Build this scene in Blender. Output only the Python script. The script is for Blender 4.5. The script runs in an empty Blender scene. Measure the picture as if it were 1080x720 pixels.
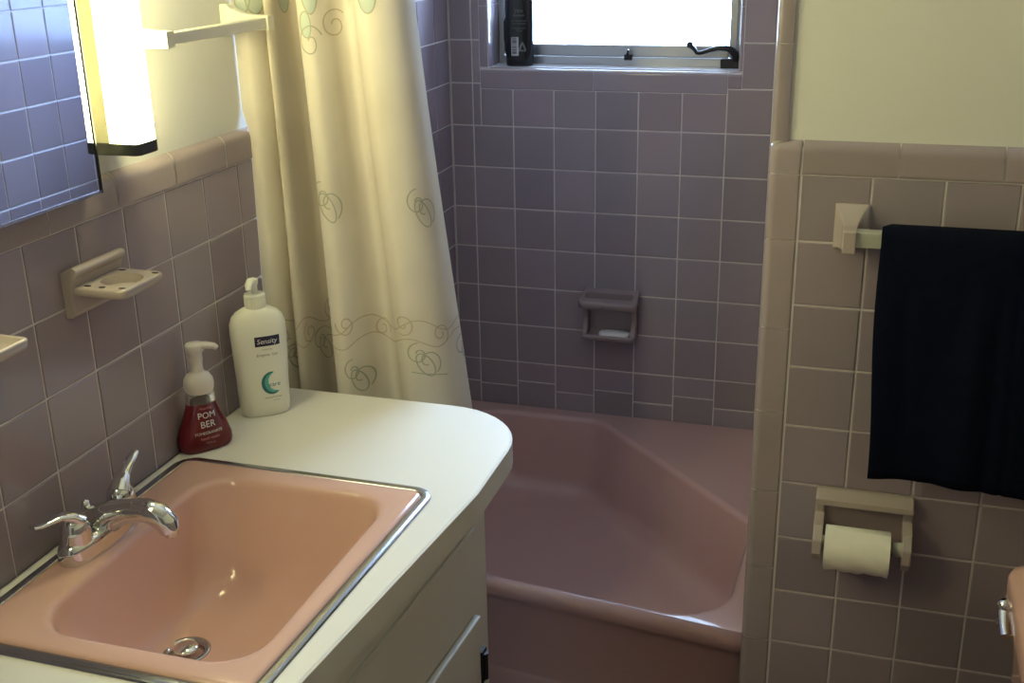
import bpy, math, random
from mathutils import Vector, Matrix
random.seed(7)
S = bpy.context.scene
COL = S.collection
PI = math.pi
T = 0.1095                 # tile pitch (4 1/4 inch)
Z0 = 1.23327               # top of the highest full tile course
YB = 2.8029                # back wall face
YP = 1.8332                # partition face
XE = 0.9020                # partition outer edge / right side of the alcove
XR = 1.52                  # right wall
RIM = 0.336                # bathtub rim
CT = 0.805                 # countertop height

# ------------------------------------------------------------------ materials
def mat(name, color, rough=0.5, metal=0.0, var=0.04, nscale=12.0, bump=0.0, bscale=200.0,
        trans=0.0, ior=1.45, emit=None, estr=0.0, sheen=0.0, tint=0.0, rvar=0.0, coat=0.0, spec=0.5):
    m = bpy.data.materials.new(name); m.use_nodes = True
    nt = m.node_tree; nd = nt.nodes; lk = nt.links
    b = nd['Principled BSDF']
    b.inputs['Roughness'].default_value = rough
    b.inputs['Metallic'].default_value = metal
    b.inputs['IOR'].default_value = ior
    b.inputs['Transmission Weight'].default_value = trans
    b.inputs['Specular IOR Level'].default_value = spec
    if coat: b.inputs['Coat Weight'].default_value = coat; b.inputs['Coat Roughness'].default_value = .07
    if sheen: b.inputs['Sheen Weight'].default_value = sheen
    if emit:
        b.inputs['Emission Color'].default_value = (*emit, 1); b.inputs['Emission Strength'].default_value = estr
    tc = nd.new('ShaderNodeTexCoord')
    ns = nd.new('ShaderNodeTexNoise'); ns.inputs['Scale'].default_value = nscale; ns.inputs['Detail'].default_value = 4
    lk.new(tc.outputs['Object'], ns.inputs['Vector'])
    mr = nd.new('ShaderNodeMapRange')
    mr.inputs['To Min'].default_value = 1 - var; mr.inputs['To Max'].default_value = 1 + var
    lk.new(ns.outputs['Fac'], mr.inputs['Value'])
    mx = nd.new('ShaderNodeMix'); mx.data_type = 'RGBA'; mx.blend_type = 'MULTIPLY'; mx.inputs[0].default_value = 1
    mx.inputs[6].default_value = (*color, 1)
    lk.new(mr.outputs[0], mx.inputs[7])
    out = mx.outputs[2]
    if tint:
        at = nd.new('ShaderNodeAttribute'); at.attribute_name = 'tint'
        sub = nd.new('ShaderNodeVectorMath'); sub.operation = 'MULTIPLY_ADD'
        sub.inputs[1].default_value = (tint, tint, tint); sub.inputs[2].default_value = (1, 1, 1)
        lk.new(at.outputs['Vector'], sub.inputs[0])
        m2 = nd.new('ShaderNodeMix'); m2.data_type = 'RGBA'; m2.blend_type = 'MULTIPLY'; m2.inputs[0].default_value = 1
        lk.new(out, m2.inputs[6]); lk.new(sub.outputs[0], m2.inputs[7]); out = m2.outputs[2]
    lk.new(out, b.inputs['Base Color'])
    if rvar:
        r2 = nd.new('ShaderNodeMapRange')
        r2.inputs['To Min'].default_value = max(0, rough - rvar); r2.inputs['To Max'].default_value = rough + rvar
        lk.new(ns.outputs['Fac'], r2.inputs['Value']); lk.new(r2.outputs[0], b.inputs['Roughness'])
    if bump:
        n2 = nd.new('ShaderNodeTexNoise'); n2.inputs['Scale'].default_value = bscale; n2.inputs['Detail'].default_value = 3
        lk.new(tc.outputs['Object'], n2.inputs['Vector'])
        bp = nd.new('ShaderNodeBump'); bp.inputs['Strength'].default_value = bump; bp.inputs['Distance'].default_value = 0.002
        lk.new(n2.outputs['Fac'], bp.inputs['Height']); lk.new(bp.outputs[0], b.inputs['Normal'])
    return m

M = {}
M['tile'] = mat('mauve_tile', (0.305, 0.252, 0.290), 0.16, var=0.05, nscale=5, tint=0.10, rvar=0.04, bump=0.03, bscale=14)
M['trimtile'] = mat('bullnose_tile', (0.325, 0.268, 0.282), 0.18, var=0.04, tint=0.05, rvar=0.04)
M['grout'] = mat('grout', (0.62, 0.57, 0.57), 0.85, var=0.08, nscale=30)
M['sill_light'] = mat('painted_sill_light', (0.62, 0.60, 0.62), 0.25, var=0.06, nscale=20)  # daylight on the sill top, put into a lighter base colour
M['plaster'] = mat('cream_plaster', (0.69, 0.68, 0.64), 0.6, var=0.02, bump=0.08, bscale=90)
M['ceil'] = mat('ceiling_paint', (0.62, 0.61, 0.56), 0.7, var=0.02)
M['paintwood'] = mat('added_door_paint', (0.20, 0.15, 0.11), 0.5, var=0.1)  # dark brown for the added door, cuts bounce light
M['floor'] = mat('floor_tile', (0.27, 0.17, 0.15), 0.35, var=0.1)
M['pink'] = mat('pink_porcelain', (0.62, 0.385, 0.325), 0.09, var=0.02, nscale=4, rvar=0.03)
M['tubpink'] = mat('pink_enamel', (0.54, 0.345, 0.33), 0.36, var=0.04, nscale=6, rvar=0.04, coat=0.5)
M['ceramic'] = mat('pinkish_ceramic', (0.41, 0.350, 0.325), 0.2, var=0.03)
M['mauveceramic'] = mat('mauve_ceramic', (0.30, 0.235, 0.245), 0.18, var=0.03)
M['white'] = mat('white_laminate', (0.74, 0.715, 0.67), 0.42, var=0.02, nscale=6, spec=0.25)
M['paint'] = mat('white_cabinet_paint', (0.66, 0.66, 0.60), 0.38, var=0.03)
M['chrome'] = mat('chrome', (0.72, 0.72, 0.71), 0.06, 1.0, var=0.03)
M['steel'] = mat('brushed_steel', (0.46, 0.47, 0.49), 0.2, 1.0, var=0.06, nscale=40)
M['darkmetal'] = mat('dark_bronze', (0.02, 0.018, 0.018), 0.4, 0.3)
M['alu'] = mat('aluminium', (0.42, 0.42, 0.43), 0.35, 0.85, var=0.06)
M['black'] = mat('black_plastic', (0.010, 0.010, 0.012), 0.25, var=0.1)
M['grey'] = mat('grey_print', (0.16, 0.18, 0.17), 0.5)
M['lgrey'] = mat('pale_print', (0.50, 0.50, 0.52), 0.5)
M['lotion'] = mat('cream_plastic', (0.80, 0.79, 0.70), 0.28, var=0.02)
M['navy'] = mat('navy_print', (0.012, 0.014, 0.045), 0.35)
M['tealc'] = mat('teal_print', (0.10, 0.40, 0.36), 0.4)
M['teald'] = mat('dark_teal_print', (0.03, 0.16, 0.17), 0.4)
M['bprint'] = mat('brown_print', (0.13, 0.12, 0.09), 0.5)
M['wprint'] = mat('white_print', (0.75, 0.72, 0.74), 0.5)
M['pprint'] = mat('pink_print', (0.60, 0.30, 0.32), 0.5)
M['redliq'] = mat('red_liquid', (0.125, 0.008, 0.014), 0.08, var=0.05)
M['clearp'] = mat('clear_plastic', (0.92, 0.88, 0.86), 0.05, trans=0.9, ior=1.35)
M['pump'] = mat('milky_pump_plastic', (0.66, 0.62, 0.60), 0.3, var=0.03)
M['paper'] = mat('toilet_paper', (0.82, 0.80, 0.70), 0.95, var=0.04, nscale=60, bump=0.5, bscale=60)
M['card'] = mat('cardboard_core', (0.35, 0.27, 0.18), 0.9)
M['towel'] = mat('navy_terry', (0.0045, 0.0065, 0.017), 0.95, var=0.25, nscale=60, bump=1.0, bscale=700, spec=0.08)
M['rail'] = mat('cream_rail', (0.74, 0.71, 0.58), 0.3, var=0.02)
M['railgreen'] = mat('pale_plastic_bar', (0.46, 0.47, 0.40), 0.25, var=0.03)
M['lampcap'] = mat('lamp_end_cap', (0.05, 0.052, 0.055), 0.3, 0.6)
M['diff'] = mat('lamp_diffuser', (0.9, 0.9, 0.8), 0.4, emit=(1.0, 0.93, 0.47), estr=30.0)
M['housing'] = mat('lamp_housing', (0.62, 0.60, 0.45), 0.35, 0.4)
M['mirror'] = mat('mirror_glass', (0.60, 0.67, 0.82), 0.015, 1.0, var=0.0)
M['soap'] = mat('white_soap', (0.80, 0.76, 0.74), 0.35)
M['thread_green'] = mat('sage_embroidery', (0.36, 0.35, 0.26), 0.8)
M['thread_tan'] = mat('tan_embroidery', (0.46, 0.37, 0.26), 0.8)
M['thread_fill'] = mat('pale_sage_applique', (0.44, 0.49, 0.43), 0.8)

def curtain_material():
    m = bpy.data.materials.new('cream_curtain_cloth'); m.use_nodes = True
    nt = m.node_tree; nd = nt.nodes; lk = nt.links
    out = nd['Material Output']; b = nd['Principled BSDF']
    tc = nd.new('ShaderNodeTexCoord')
    w = nd.new('ShaderNodeTexNoise'); w.inputs['Scale'].default_value = 500; w.inputs['Detail'].default_value = 2
    lk.new(tc.outputs['Object'], w.inputs['Vector'])
    n = nd.new('ShaderNodeTexNoise'); n.inputs['Scale'].default_value = 7
    lk.new(tc.outputs['Object'], n.inputs['Vector'])
    cr = nd.new('ShaderNodeValToRGB')
    cr.color_ramp.elements[0].position = .3; cr.color_ramp.elements[0].color = (.58, .51, .39, 1)
    cr.color_ramp.elements[1].position = .7; cr.color_ramp.elements[1].color = (.65, .58, .45, 1)
    lk.new(n.outputs['Fac'], cr.inputs[0]); lk.new(cr.outputs[0], b.inputs['Base Color'])
    b.inputs['Roughness'].default_value = .7
    bp = nd.new('ShaderNodeBump'); bp.inputs['Strength'].default_value = .15; bp.inputs['Distance'].default_value = .001
    lk.new(w.outputs['Fac'], bp.inputs['Height']); lk.new(bp.outputs[0], b.inputs['Normal'])
    tr = nd.new('ShaderNodeBsdfTranslucent'); lk.new(cr.outputs[0], tr.inputs['Color'])
    mx = nd.new('ShaderNodeMixShader'); mx.inputs[0].default_value = .06
    lk.new(b.outputs[0], mx.inputs[1]); lk.new(tr.outputs[0], mx.inputs[2]); lk.new(mx.outputs[0], out.inputs['Surface'])
    return m
M['curtain'] = curtain_material()

def glass_material():
    m = bpy.data.materials.new('window_glass'); m.use_nodes = True
    nt = m.node_tree; nd = nt.nodes; lk = nt.links
    nd.remove(nd['Principled BSDF'])
    t = nd.new('ShaderNodeBsdfTransparent'); t.inputs[0].default_value = (.96, .98, .98, 1)
    g = nd.new('ShaderNodeBsdfGlossy'); g.inputs['Roughness'].default_value = .03
    f = nd.new('ShaderNodeFresnel'); f.inputs[0].default_value = 1.3
    mx = nd.new('ShaderNodeMixShader')
    lk.new(f.outputs[0], mx.inputs[0]); lk.new(t.outputs[0], mx.inputs[1]); lk.new(g.outputs[0], mx.inputs[2])
    lk.new(mx.outputs[0], nd['Material Output'].inputs['Surface'])
    return m
M['glass'] = glass_material()

# ------------------------------------------------------------------ mesh helpers
class MB:
    def __init__(s): s.v = []; s.f = []; s.m = []; s.s = []; s.t = []
    def add(s, vs, fs, mi=0, smooth=False, tint=0.0):
        o = len(s.v); s.v += [tuple(v) for v in vs]
        for f in fs:
            s.f.append(tuple(i + o for i in f)); s.m.append(mi); s.s.append(smooth); s.t.append(tint)
    def box(s, x0, x1, y0, y1, z0, z1, mi=0):
        vs = [(x, y, z) for z in (z0, z1) for y in (y0, y1) for x in (x0, x1)]
        s.add(vs, [(0, 2, 3, 1), (4, 5, 7, 6), (0, 1, 5, 4), (2, 6, 7, 3), (0, 4, 6, 2), (1, 3, 7, 5)], mi)
    def loft(s, rings, mi=0, smooth=True, cap0=True, cap1=True, closed=True, flip=False):
        n = len(rings[0]); vs = [p for r in rings for p in r]; fs = []
        for a in range(len(rings) - 1):
            for i in range(n if closed else n - 1):
                j = (i + 1) % n
                q = (a * n + i, a * n + j, (a + 1) * n + j, (a + 1) * n + i)
                fs.append(q[::-1] if flip else q)
        s.add(vs, fs, mi, smooth)
        if cap0:
            q = tuple(range(n)); s.add(rings[0], [q if flip else q[::-1]], mi, False)
        if cap1:
            q = tuple(range(n)); s.add(rings[-1], [q[::-1] if flip else q], mi, False)
    def lathe(s, prof, c=(0, 0, 0), n=28, mi=0, axis='z', cap0=True, cap1=True):
        rings = []
        for r, h in prof:
            ring = []
            for i in range(n):
                a = 2 * PI * i / n; p = (r * math.cos(a), r * math.sin(a), h)
                if axis == 'x': p = (p[2], p[0], p[1])
                elif axis == 'y': p = (p[1], p[2], p[0])
                ring.append((p[0] + c[0], p[1] + c[1], p[2] + c[2]))
            rings.append(ring)
        s.loft(rings, mi, True, cap0, cap1)
    def tube(s, pts, rad, n=14, mi=0, flat=1.0, up=(0, 0, 1)):
        pts = [Vector(p) for p in pts]
        if not hasattr(rad, '__len__'): rad = [rad] * len(pts)
        rings = []
        for k, p in enumerate(pts):
            d = (pts[min(k + 1, len(pts) - 1)] - pts[max(k - 1, 0)]).normalized()
            u = Vector(up)
            if abs(d.dot(u)) > .95: u = Vector((1, 0, 0)) if abs(d.x) < .9 else Vector((0, 1, 0))
            a = d.cross(u).normalized(); b = a.cross(d).normalized()
            r = rad[k]
            fl = flat[k] if hasattr(flat, '__len__') else flat
            rings.append([p + a * (r * math.cos(2 * PI * i / n)) + b * (r * fl * math.sin(2 * PI * i / n)) for i in range(n)])
        s.loft(rings, mi, True, flip=True)
    def sphere(s, c, r, mi=0, n=20, sc=(1, 1, 1)):
        prof = [(max(1e-4, math.sin(PI * k / 12)), -math.cos(PI * k / 12)) for k in range(13)]
        rings = [[(c[0] + r * sc[0] * q * math.cos(2 * PI * i / n), c[1] + r * sc[1] * q * math.sin(2 * PI * i / n), c[2] + r * sc[2] * h) for i in range(n)] for q, h in prof]
        s.loft(rings, mi, True)
    def xform(s, fn): s.v = [tuple(fn(Vector(v))) for v in s.v]
    def build(s, name, mats, parent=None, origin=None, bevel=0.0, seg=2, sub=0, weld=False, recalc=False):
        if not isinstance(mats, (list, tuple)): mats = [mats]
        if origin is None:
            if parent is not None: origin = world_loc(parent)
            else:
                xs, ys, zs = zip(*s.v); origin = Vector(((min(xs) + max(xs)) / 2, (min(ys) + max(ys)) / 2, min(zs)))
        origin = Vector(origin)
        me = bpy.data.meshes.new(name)
        me.from_pydata([tuple(Vector(v) - origin) for v in s.v], [], s.f)
        for x in mats: me.materials.append(x)
        me.polygons.foreach_set('material_index', s.m); me.polygons.foreach_set('use_smooth', s.s)
        if any(s.t):
            at = me.attributes.new('tint', 'FLOAT_VECTOR', 'FACE')
            fl = []
            for x in s.t: fl += list(x) if hasattr(x, '__len__') else [x, x, x]
            at.data.foreach_set('vector', fl)
        if weld or recalc:
            import bmesh
            b = bmesh.new(); b.from_mesh(me)
            if weld: bmesh.ops.remove_doubles(b, verts=b.verts, dist=1e-5)
            bmesh.ops.recalc_face_normals(b, faces=b.faces); b.to_mesh(me); b.free()
        me.update()
        o = bpy.data.objects.new(name, me); COL.objects.link(o)
        if parent is not None:
            o.parent = parent; o.location = origin - world_loc(parent)
        else: o.location = origin
        if bevel:
            md = o.modifiers.new('bevel', 'BEVEL'); md.width = bevel; md.segments = seg; md.limit_method = 'ANGLE'; md.angle_limit = math.radians(40)
            md.harden_normals = False
        if sub:
            md = o.modifiers.new('sub', 'SUBSURF'); md.levels = sub; md.render_levels = sub
        return o

def world_loc(o):
    p = Vector(o.location); q = o.parent
    while q: p += Vector(q.location); q = q.parent
    return p
def tag(o, label=None, cat=None, group=None, kind=None):
    if label: o['label'] = label
    if cat: o['category'] = cat
    if group: o['group'] = group
    if kind: o['kind'] = kind
    return o
def thing(name, loc, label, cat, group=None):
    o = bpy.data.objects.new(name, None); COL.objects.link(o); o.location = loc
    o.empty_display_size = .05
    return tag(o, label, cat, group)
def struct(o): o['kind'] = 'structure'; return o

def offset_poly(P, d):
    """inset a CCW polygon by d (positive = inward)"""
    n = len(P); out = []
    for i in range(n):
        p0, p1, p2 = Vector(P[i - 1]), Vector(P[i]), Vector(P[(i + 1) % n])
        a = (p1 - p0).normalized(); b = (p2 - p1).normalized()
        na = Vector((-a.y, a.x)); nb = Vector((-b.y, b.x))
        k = 1 + na.dot(nb)
        out.append(p1 + (na + nb) * (d / k))
    return out
def round_poly(P, r, k=6):
    """rounded CCW polygon, k+1 points per corner"""
    n = len(P); out = []
    if not hasattr(r, '__len__'): r = [r] * n
    for i in range(n):
        p0, p1, p2 = Vector(P[i - 1]), Vector(P[i]), Vector(P[(i + 1) % n])
        a = (p0 - p1).normalized(); b = (p2 - p1).normalized()
        ang = a.angle(b); rr = max(r[i], 1e-4); t = rr / math.tan(ang / 2)
        t = min(t, .49 * (p0 - p1).length, .49 * (p2 - p1).length); rr = t * math.tan(ang / 2)
        bis = (a + b).normalized(); c = p1 + bis * (rr / math.sin(ang / 2))
        s = p1 + a * t - c; e = p1 + b * t - c
        a0 = math.atan2(s.y, s.x); a1 = math.atan2(e.y, e.x)
        da = a1 - a0
        while da < -PI: da += 2 * PI
        while da > PI: da -= 2 * PI
        for j in range(k + 1):
            q = a0 + da * j / k; out.append(Vector((c.x + rr * math.cos(q), c.y + rr * math.sin(q))))
    return out
def at_z(P, z): return [(p.x, p.y, z) for p in P]
def fill_between(mb, outer, inner, z, mi=0):
    """planar face with a hole"""
    import bmesh
    b = bmesh.new(); es = []
    for loop in (outer, inner):
        vs = [b.verts.new((p[0], p[1], z)) for p in loop]
        es += [b.edges.new((vs[i], vs[(i + 1) % len(vs)])) for i in range(len(vs))]
    r = bmesh.ops.triangle_fill(b, use_beauty=True, use_dissolve=False, edges=es, normal=(0, 0, 1))
    b.verts.index_update(); b.normal_update()
    fs = [tuple(v.index for v in (f.verts if f.normal.z > 0 else reversed(f.verts))) for f in b.faces]
    mb.add([v.co[:] for v in b.verts], fs, mi); b.free()

_dg = None
def text_geo(body, size):
    cu = bpy.data.curves.new('t', 'FONT'); cu.body = body; cu.size = size; cu.align_x = 'CENTER'; cu.align_y = 'CENTER'
    cu.resolution_u = 3
    o = bpy.data.objects.new('t', cu); COL.objects.link(o)
    dg = bpy.context.evaluated_depsgraph_get(); dg.update()
    me = bpy.data.meshes.new_from_object(o.evaluated_get(dg))
    vs = [v.co.copy() for v in me.vertices]; fs = [tuple(p.vertices) for p in me.polygons]
    bpy.data.objects.remove(o); bpy.data.curves.remove(cu); bpy.data.meshes.remove(me)
    return vs, fs

# ------------------------------------------------------------------ tiled walls
G = .0032
def rt(): 
    a = random.uniform(-1, 1); return (a + random.uniform(-.2, .2), a, a + random.uniform(-.2, .2))
def tile_rect(mb, O, U, V, N, u0, u1, v0, v1, mi=0, tilt=.0006):
    if u1 - u0 < .006 or v1 - v0 < .006: return
    O, U, V, N = map(Vector, (O, U, V, N))
    ta, tb = random.uniform(-tilt, tilt), random.uniform(-tilt, tilt)
    rings = []
    for ins, h in ((G / 2, -.0022), (G / 2 + .0003, -.0008), (G / 2 + .0017, 0)):
        r = []
        for cu, cv in ((0, 0), (1, 0), (1, 1), (0, 1)):
            u = u0 + ins if cu == 0 else u1 - ins; v = v0 + ins if cv == 0 else v1 - ins
            hh = h + (ta * (cu - .5) + tb * (cv - .5) if h > -.002 else 0)
            r.append(O + U * u + V * v + N * hh)
        rings.append(r)
    vs = [p for r in rings for p in r]
    fs = [(a * 4 + i, a * 4 + (i + 1) % 4, a * 4 + 4 + (i + 1) % 4, a * 4 + 4 + i) for a in (0, 1) for i in range(4)] + [(8, 9, 10, 11)]
    mb.add(vs, fs, mi, False, rt())
def grid(mb, O, U, V, N, ustart, ua, ub, va, vb, holes=(), mi=0):
    i0 = math.floor((ua - ustart) / T) - 1; i1 = math.ceil((ub - ustart) / T) + 1
    for i in range(i0, i1):
        for j in range(-13, 10):
            u0, u1 = ustart + i * T, ustart + (i + 1) * T
            v0, v1 = Z0 + j * T, Z0 + (j + 1) * T
            u0, u1, v0, v1 = max(u0, ua), min(u1, ub), max(v0, va), min(v1, vb)
            if u1 <= u0 or v1 <= v0: continue
            pieces = [(u0, u1, v0, v1)]
            for (a, b, c, d) in holes:
                nx = []
                for (p, q, r, s) in pieces:
                    if q <= a or p >= b or s <= c or r >= d: nx.append((p, q, r, s)); continue
                    if p < a: nx.append((p, a, r, s))
                    if q > b: nx.append((b, q, r, s))
                    pp, qq = max(p, a), min(q, b)
                    if r < c: nx.append((pp, qq, r, c))
                    if s > d: nx.append((pp, qq, d, s))
                pieces = nx
            for (p, q, r, s) in pieces: tile_rect(mb, O, U, V, N, p, q, r, s, mi)
X, Y, Z = (1, 0, 0), (0, 1, 0), (0, 0, 1)
NX, NY = (-1, 0, 0), (0, -1, 0)
H = 2.4
YF = -1.0
TOPT = Z0 + 7 * T          # top of the tile inside the alcove
LY = 1.1699                # a column joint on the left wall
CAPT = 1.289

# left wall
mb = MB()
mb.box(-.14, -.010, YF, YB + .15, 0, H, 0)
mb.box(-.010, -.0017, YF, 1.885, 0, Z0 + .004, 1)
mb.box(-.010, -.0017, 1.885, YB + .01, 0, TOPT, 1)
grid(mb, (0, 0, 0), Y, Z, X, LY, YF, 1.885, 0, Z0, mi=2)
grid(mb, (0, 0, 0), Y, Z, X, LY, 1.885, YB - .002, .25, TOPT, mi=2)
struct(mb.build('wall_left', [M['plaster'], M['grout'], M['tile']]))

# back wall with window opening
FY0 = 2.893
WX0, WX1, WZ0, WZ1 = .107, .742, 1.272, 1.98
mb = MB()
for (a, b, c, d) in ((-.01, WX0 - .012, 0, H), (WX1 + .012, XE + .02, 0, H), (WX0 - .012, WX1 + .012, 0, WZ0 - .012), (WX0 - .012, WX1 + .012, WZ1 + .012, H)):
    mb.box(a, b, YB + .010, YB + .15, c, d, 0)
for (a, b, c, d) in ((.0, WX0 - .003, .25, TOPT), (WX1 + .003, XE + .003, .25, TOPT), (WX0 - .003, WX1 + .003, .25, WZ0 - .004), (WX0 - .003, WX1 + .003, WZ1 + .003, TOPT)):
    mb.box(a, b, YB + .0017, YB + .010, c, d, 1)
BX = .0615
O = (0, YB, 0)
z7 = Z0 - 7 * T
holes = [(.0835, .7185, 1.2205, 2.0), (.7185, .752, Z0, 2.0)]
grid(mb, O, X, Z, NY, BX, .002, XE, z7, TOPT, holes, 2)
fr = [.62, .67, .52, .72, .57, .78, .52, .74, .52]
for i in range(-1, 8):
    u0, u1 = max(.002, BX + i * T), min(XE, BX + (i + 1) * T)
    s = z7 - fr[i + 1] * T
    tile_rect(mb, O, X, Z, NY, u0, u1, s, z7, 2); tile_rect(mb, O, X, Z, NY, u0, u1, RIM - .03, s, 2)
struct(mb.build('wall_back', [M['plaster'], M['grout'], M['tile']]))

# window surround: bullnose pieces with a rounded inner edge, and tiled reveal
def bull_profile(w, r, depth):
    """profile points (a along face from the outer side, h out of the wall) ending on the reveal"""
    pts = [(0, -.002), (0.0006, -.0004), (.0016, 0), (.003, 0), (max(.0035, w - r - .002), 0)] + [(w - r + r * math.sin(t * PI / 12), -r + r * math.cos(t * PI / 12)) for t in range(0, 7)]
    pts += [(w, -depth)]
    return pts
mb = MB()
def bull_run(mb, P0, D, L, A, N, w, r, depth, pieces, mi=0):
    """extrude the bullnose profile along D, split at the joints in pieces"""
    P0, D, A, N = map(Vector, (P0, D, A, N)); prof = bull_profile(w, r, depth)
    for (a, b) in pieces:
        rings = [[P0 + D * t + A * p + N * h for p, h in prof] for t in (a + .0007, b - .0007)]
        n = len(prof)
        fs = [(i, i + 1, n + i + 1, n + i) for i in range(n - 1)]
        vs = rings[0] + rings[1]
        f0 = (vs[fs[3][1]] - vs[fs[3][0]]).cross(vs[fs[3][3]] - vs[fs[3][0]])
        if f0.dot(N) < 0: fs = [f[::-1] for f in fs]
        mb.add(vs, fs, mi, True, rt())
sp = [(k * .1525, min((k + 1) * .1525, .668)) for k in range(5) if k * .1525 < .668]
bull_run(mb, (.0835, YB, 1.2205), X, .68, Z, NY, .0515, .010, .099, [(0, .3), (.3, .635)])
bull_run(mb, (.7185, YB, Z0), X, .68, Z, NY, WZ0 - Z0, .010, .099, [(0, .0335)])
mb.box(.0845, .751, YB + .0022, FY0, 1.2215, WZ0 - .0012, 1); mb.box(WX0 + .001, WX1 - .001, YB + .016, FY0, WZ0 - .001, WZ0 + .0022, 2)  # last box: thin plate added to paint the sill top as brightly lit
mb.box(.0845, WX0 - .0012, YB + .0022, FY0, WZ0, 1.98, 1); mb.box(WX1 + .0012, .751, YB + .0022, FY0, WZ0, 1.98, 1)
vp = [(k * .1525, min((k + 1) * .1525, .74)) for k in range(5) if k * .1525 < .74]
bull_run(mb, (.0835, YB, 1.2745), Z, .7, X, NY, .0235, .008, .099, vp)
bull_run(mb, (.752, YB, 1.2745), Z, .7, NX, NY, .0095, .006, .099, vp)
bull_run(mb, (.0835, YB, 2.0), X, .68, (0, 0, -1), NY, .0205, .008, .099, sp)
struct(mb.build('trim_4', [M['tile'], M['grout'], M['sill_light']]))

# partition block: front face towards the room and tiled alcove side
PX = .95324
mb = MB()
mb.box(XE + .018, XR + .12, YP + .010, YB + .15, 0, H, 0)
mb.box(XE + .008, XR, YP + .0017, YP + .010, 0, Z0 + .004, 1)
grid(mb, (0, YP, 0), X, Z, NY, PX, PX, XR, 0, Z0, mi=2)
struct(mb.build('wall_partition', [M['plaster'], M['grout'], M['tile']]))
mb = MB()
mb.box(XE + .0017, XE + .018, YP + .012, YB, 0, TOPT, 0)
grid(mb, (XE, 0, 0), NY, Z, NX, -YB + .04, -YB + .002, -YP - .014, .25, TOPT, mi=1)
mb.box(XE + .0005, XE + .018, YP + .008, YB, TOPT, H, 2)
struct(mb.build('wall_alcove', [M['grout'], M['tile'], M['plaster']]))

# cap strips (rounded top) as pieces of 6 inches
def cap_run(mb, P0, D, N, joints, zb=Z0, zt=CAPT, mi=0, back=.010):
    P0, D, N = map(Vector, (P0, D, N)); r = .019; h0 = .0026
    prof = [(-.0022, zb + .0012), (h0 - .0008, zb + .0013), (h0, zb + .0022), (h0, zb + .006), (h0, zt - r - .003), (h0, zt - r)] + \
           [(h0 - r + r * math.cos(t * PI / 16), zt - r + r * math.sin(t * PI / 16)) for t in range(1, 9)] + [(-back - .001, zt - .0005)]
    n = len(prof)
    for a, b in zip(joints[:-1], joints[1:]):
        rings = [[P0 + D * t + N * h + Vector((0, 0, z)) for h, z in prof] for t in (a + .0009, b - .0009)]
        vs = rings[0] + rings[1]
        fs = [(i, i + 1, n + i + 1, n + i) for i in range(n - 1)]
        f0 = (vs[fs[2][1]] - vs[fs[2][0]]).cross(vs[fs[2][3]] - vs[fs[2][0]])
        if f0.dot(N) < 0: fs = [f[::-1] for f in fs]
        mb.add(vs, fs, mi, True, rt())
    # grout core just under the glaze
    a, b = joints[0], joints[-1]
    prof2 = [(-.004, zb)] + [(h0 - .0012, zb), (h0 - .0012, zt - r)] + [(h0 - r + (r - .0012) * math.cos(t * PI / 16), zt - r + (r - .0012) * math.sin(t * PI / 16)) for t in range(1, 9)] + [(-back, zt - .0015)]
    rings = [[P0 + D * t + N * h + Vector((0, 0, z)) for h, z in prof2] for t in (a, b)]
    n = len(prof2); vs = rings[0] + rings[1]; fs = [(i, i + 1, n + i + 1, n + i) for i in range(n - 1)]
    f0 = (vs[fs[1][1]] - vs[fs[1][0]]).cross(vs[fs[1][3]] - vs[fs[1][0]])
    if f0.dot(N) < 0: fs = [f[::-1] for f in fs]
    mb.add(vs, fs, 1, False)
mb = MB()
j = [1.53 + k * .1525 for k in range(-17, 3)]; j[-1] = 1.885
cap_run(mb, (0, 0, 0), Y, X, j)
struct(mb.build('trim_1', [M['trimtile'], M['grout']]))
mb = MB()
j = [PX + .0005, 1.1005, 1.2525, 1.405, XR]
cap_run(mb, (0, YP, 0), X, NY, j)
# outer-corner piece of the cap, domed
def corner_profile(z0, z1, top=False):
    """vertical bullnose along the partition edge: arc from the room face round to the alcove face"""
    h0, r = .0014, .015
    pts = [(PX - .0020, YP + .001), (PX - .0021, YP - h0 + .0006), (PX - .0028, YP - h0), (PX - .006, YP - h0)]
    cx, cy = XE - .0015 + r, YP - h0 + r
    pts += [(cx - r * math.sin(t * PI / 16), cy - r * math.cos(t * PI / 16)) for t in range(0, 9)]
    pts += [(XE - .0015, YP + .0205), (XE + .0012, YP + .0212)]
    return pts
edge = [Z0 - k * T for k in (1, 2.4, 3.8, 5.2, 6.6, 8.0, 9.4, 10.8)] + [0]
edge = [CAPT, Z0] + edge
for a, b in zip(edge[:-1], edge[1:]):
    lv = [(b + .0008, 0), (a - .0008, 0)]
    if a == CAPT:
        lv = [(b + .0008, 0)] + [(CAPT - .019 + .019 * math.sin(t * PI / 16), .019 * (1 - math.cos(t * PI / 16))) for t in range(0, 9)]
    rings = []
    for z, ins in lv:
        ring = []
        for (x, y) in corner_profile(0, 0):
            # pull in towards the plaster at the dome
            ring.append((x + max(0, min(ins, (XE + .026 - x))) if x < XE + .026 else x, min(y + ins, YP + .0212), z))
        rings.append(ring)
    n = len(rings[0]); vs = [p for r in rings for p in r]
    fs = [(k * n + i + 1, k * n + i, k * n + n + i, k * n + n + i + 1) for k in range(len(rings) - 1) for i in range(n - 1)]
    mb.add(vs, fs, 0, True, rt())
    if a == CAPT: mb.add(rings[-1], [tuple(range(n))], 0, True)
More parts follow.
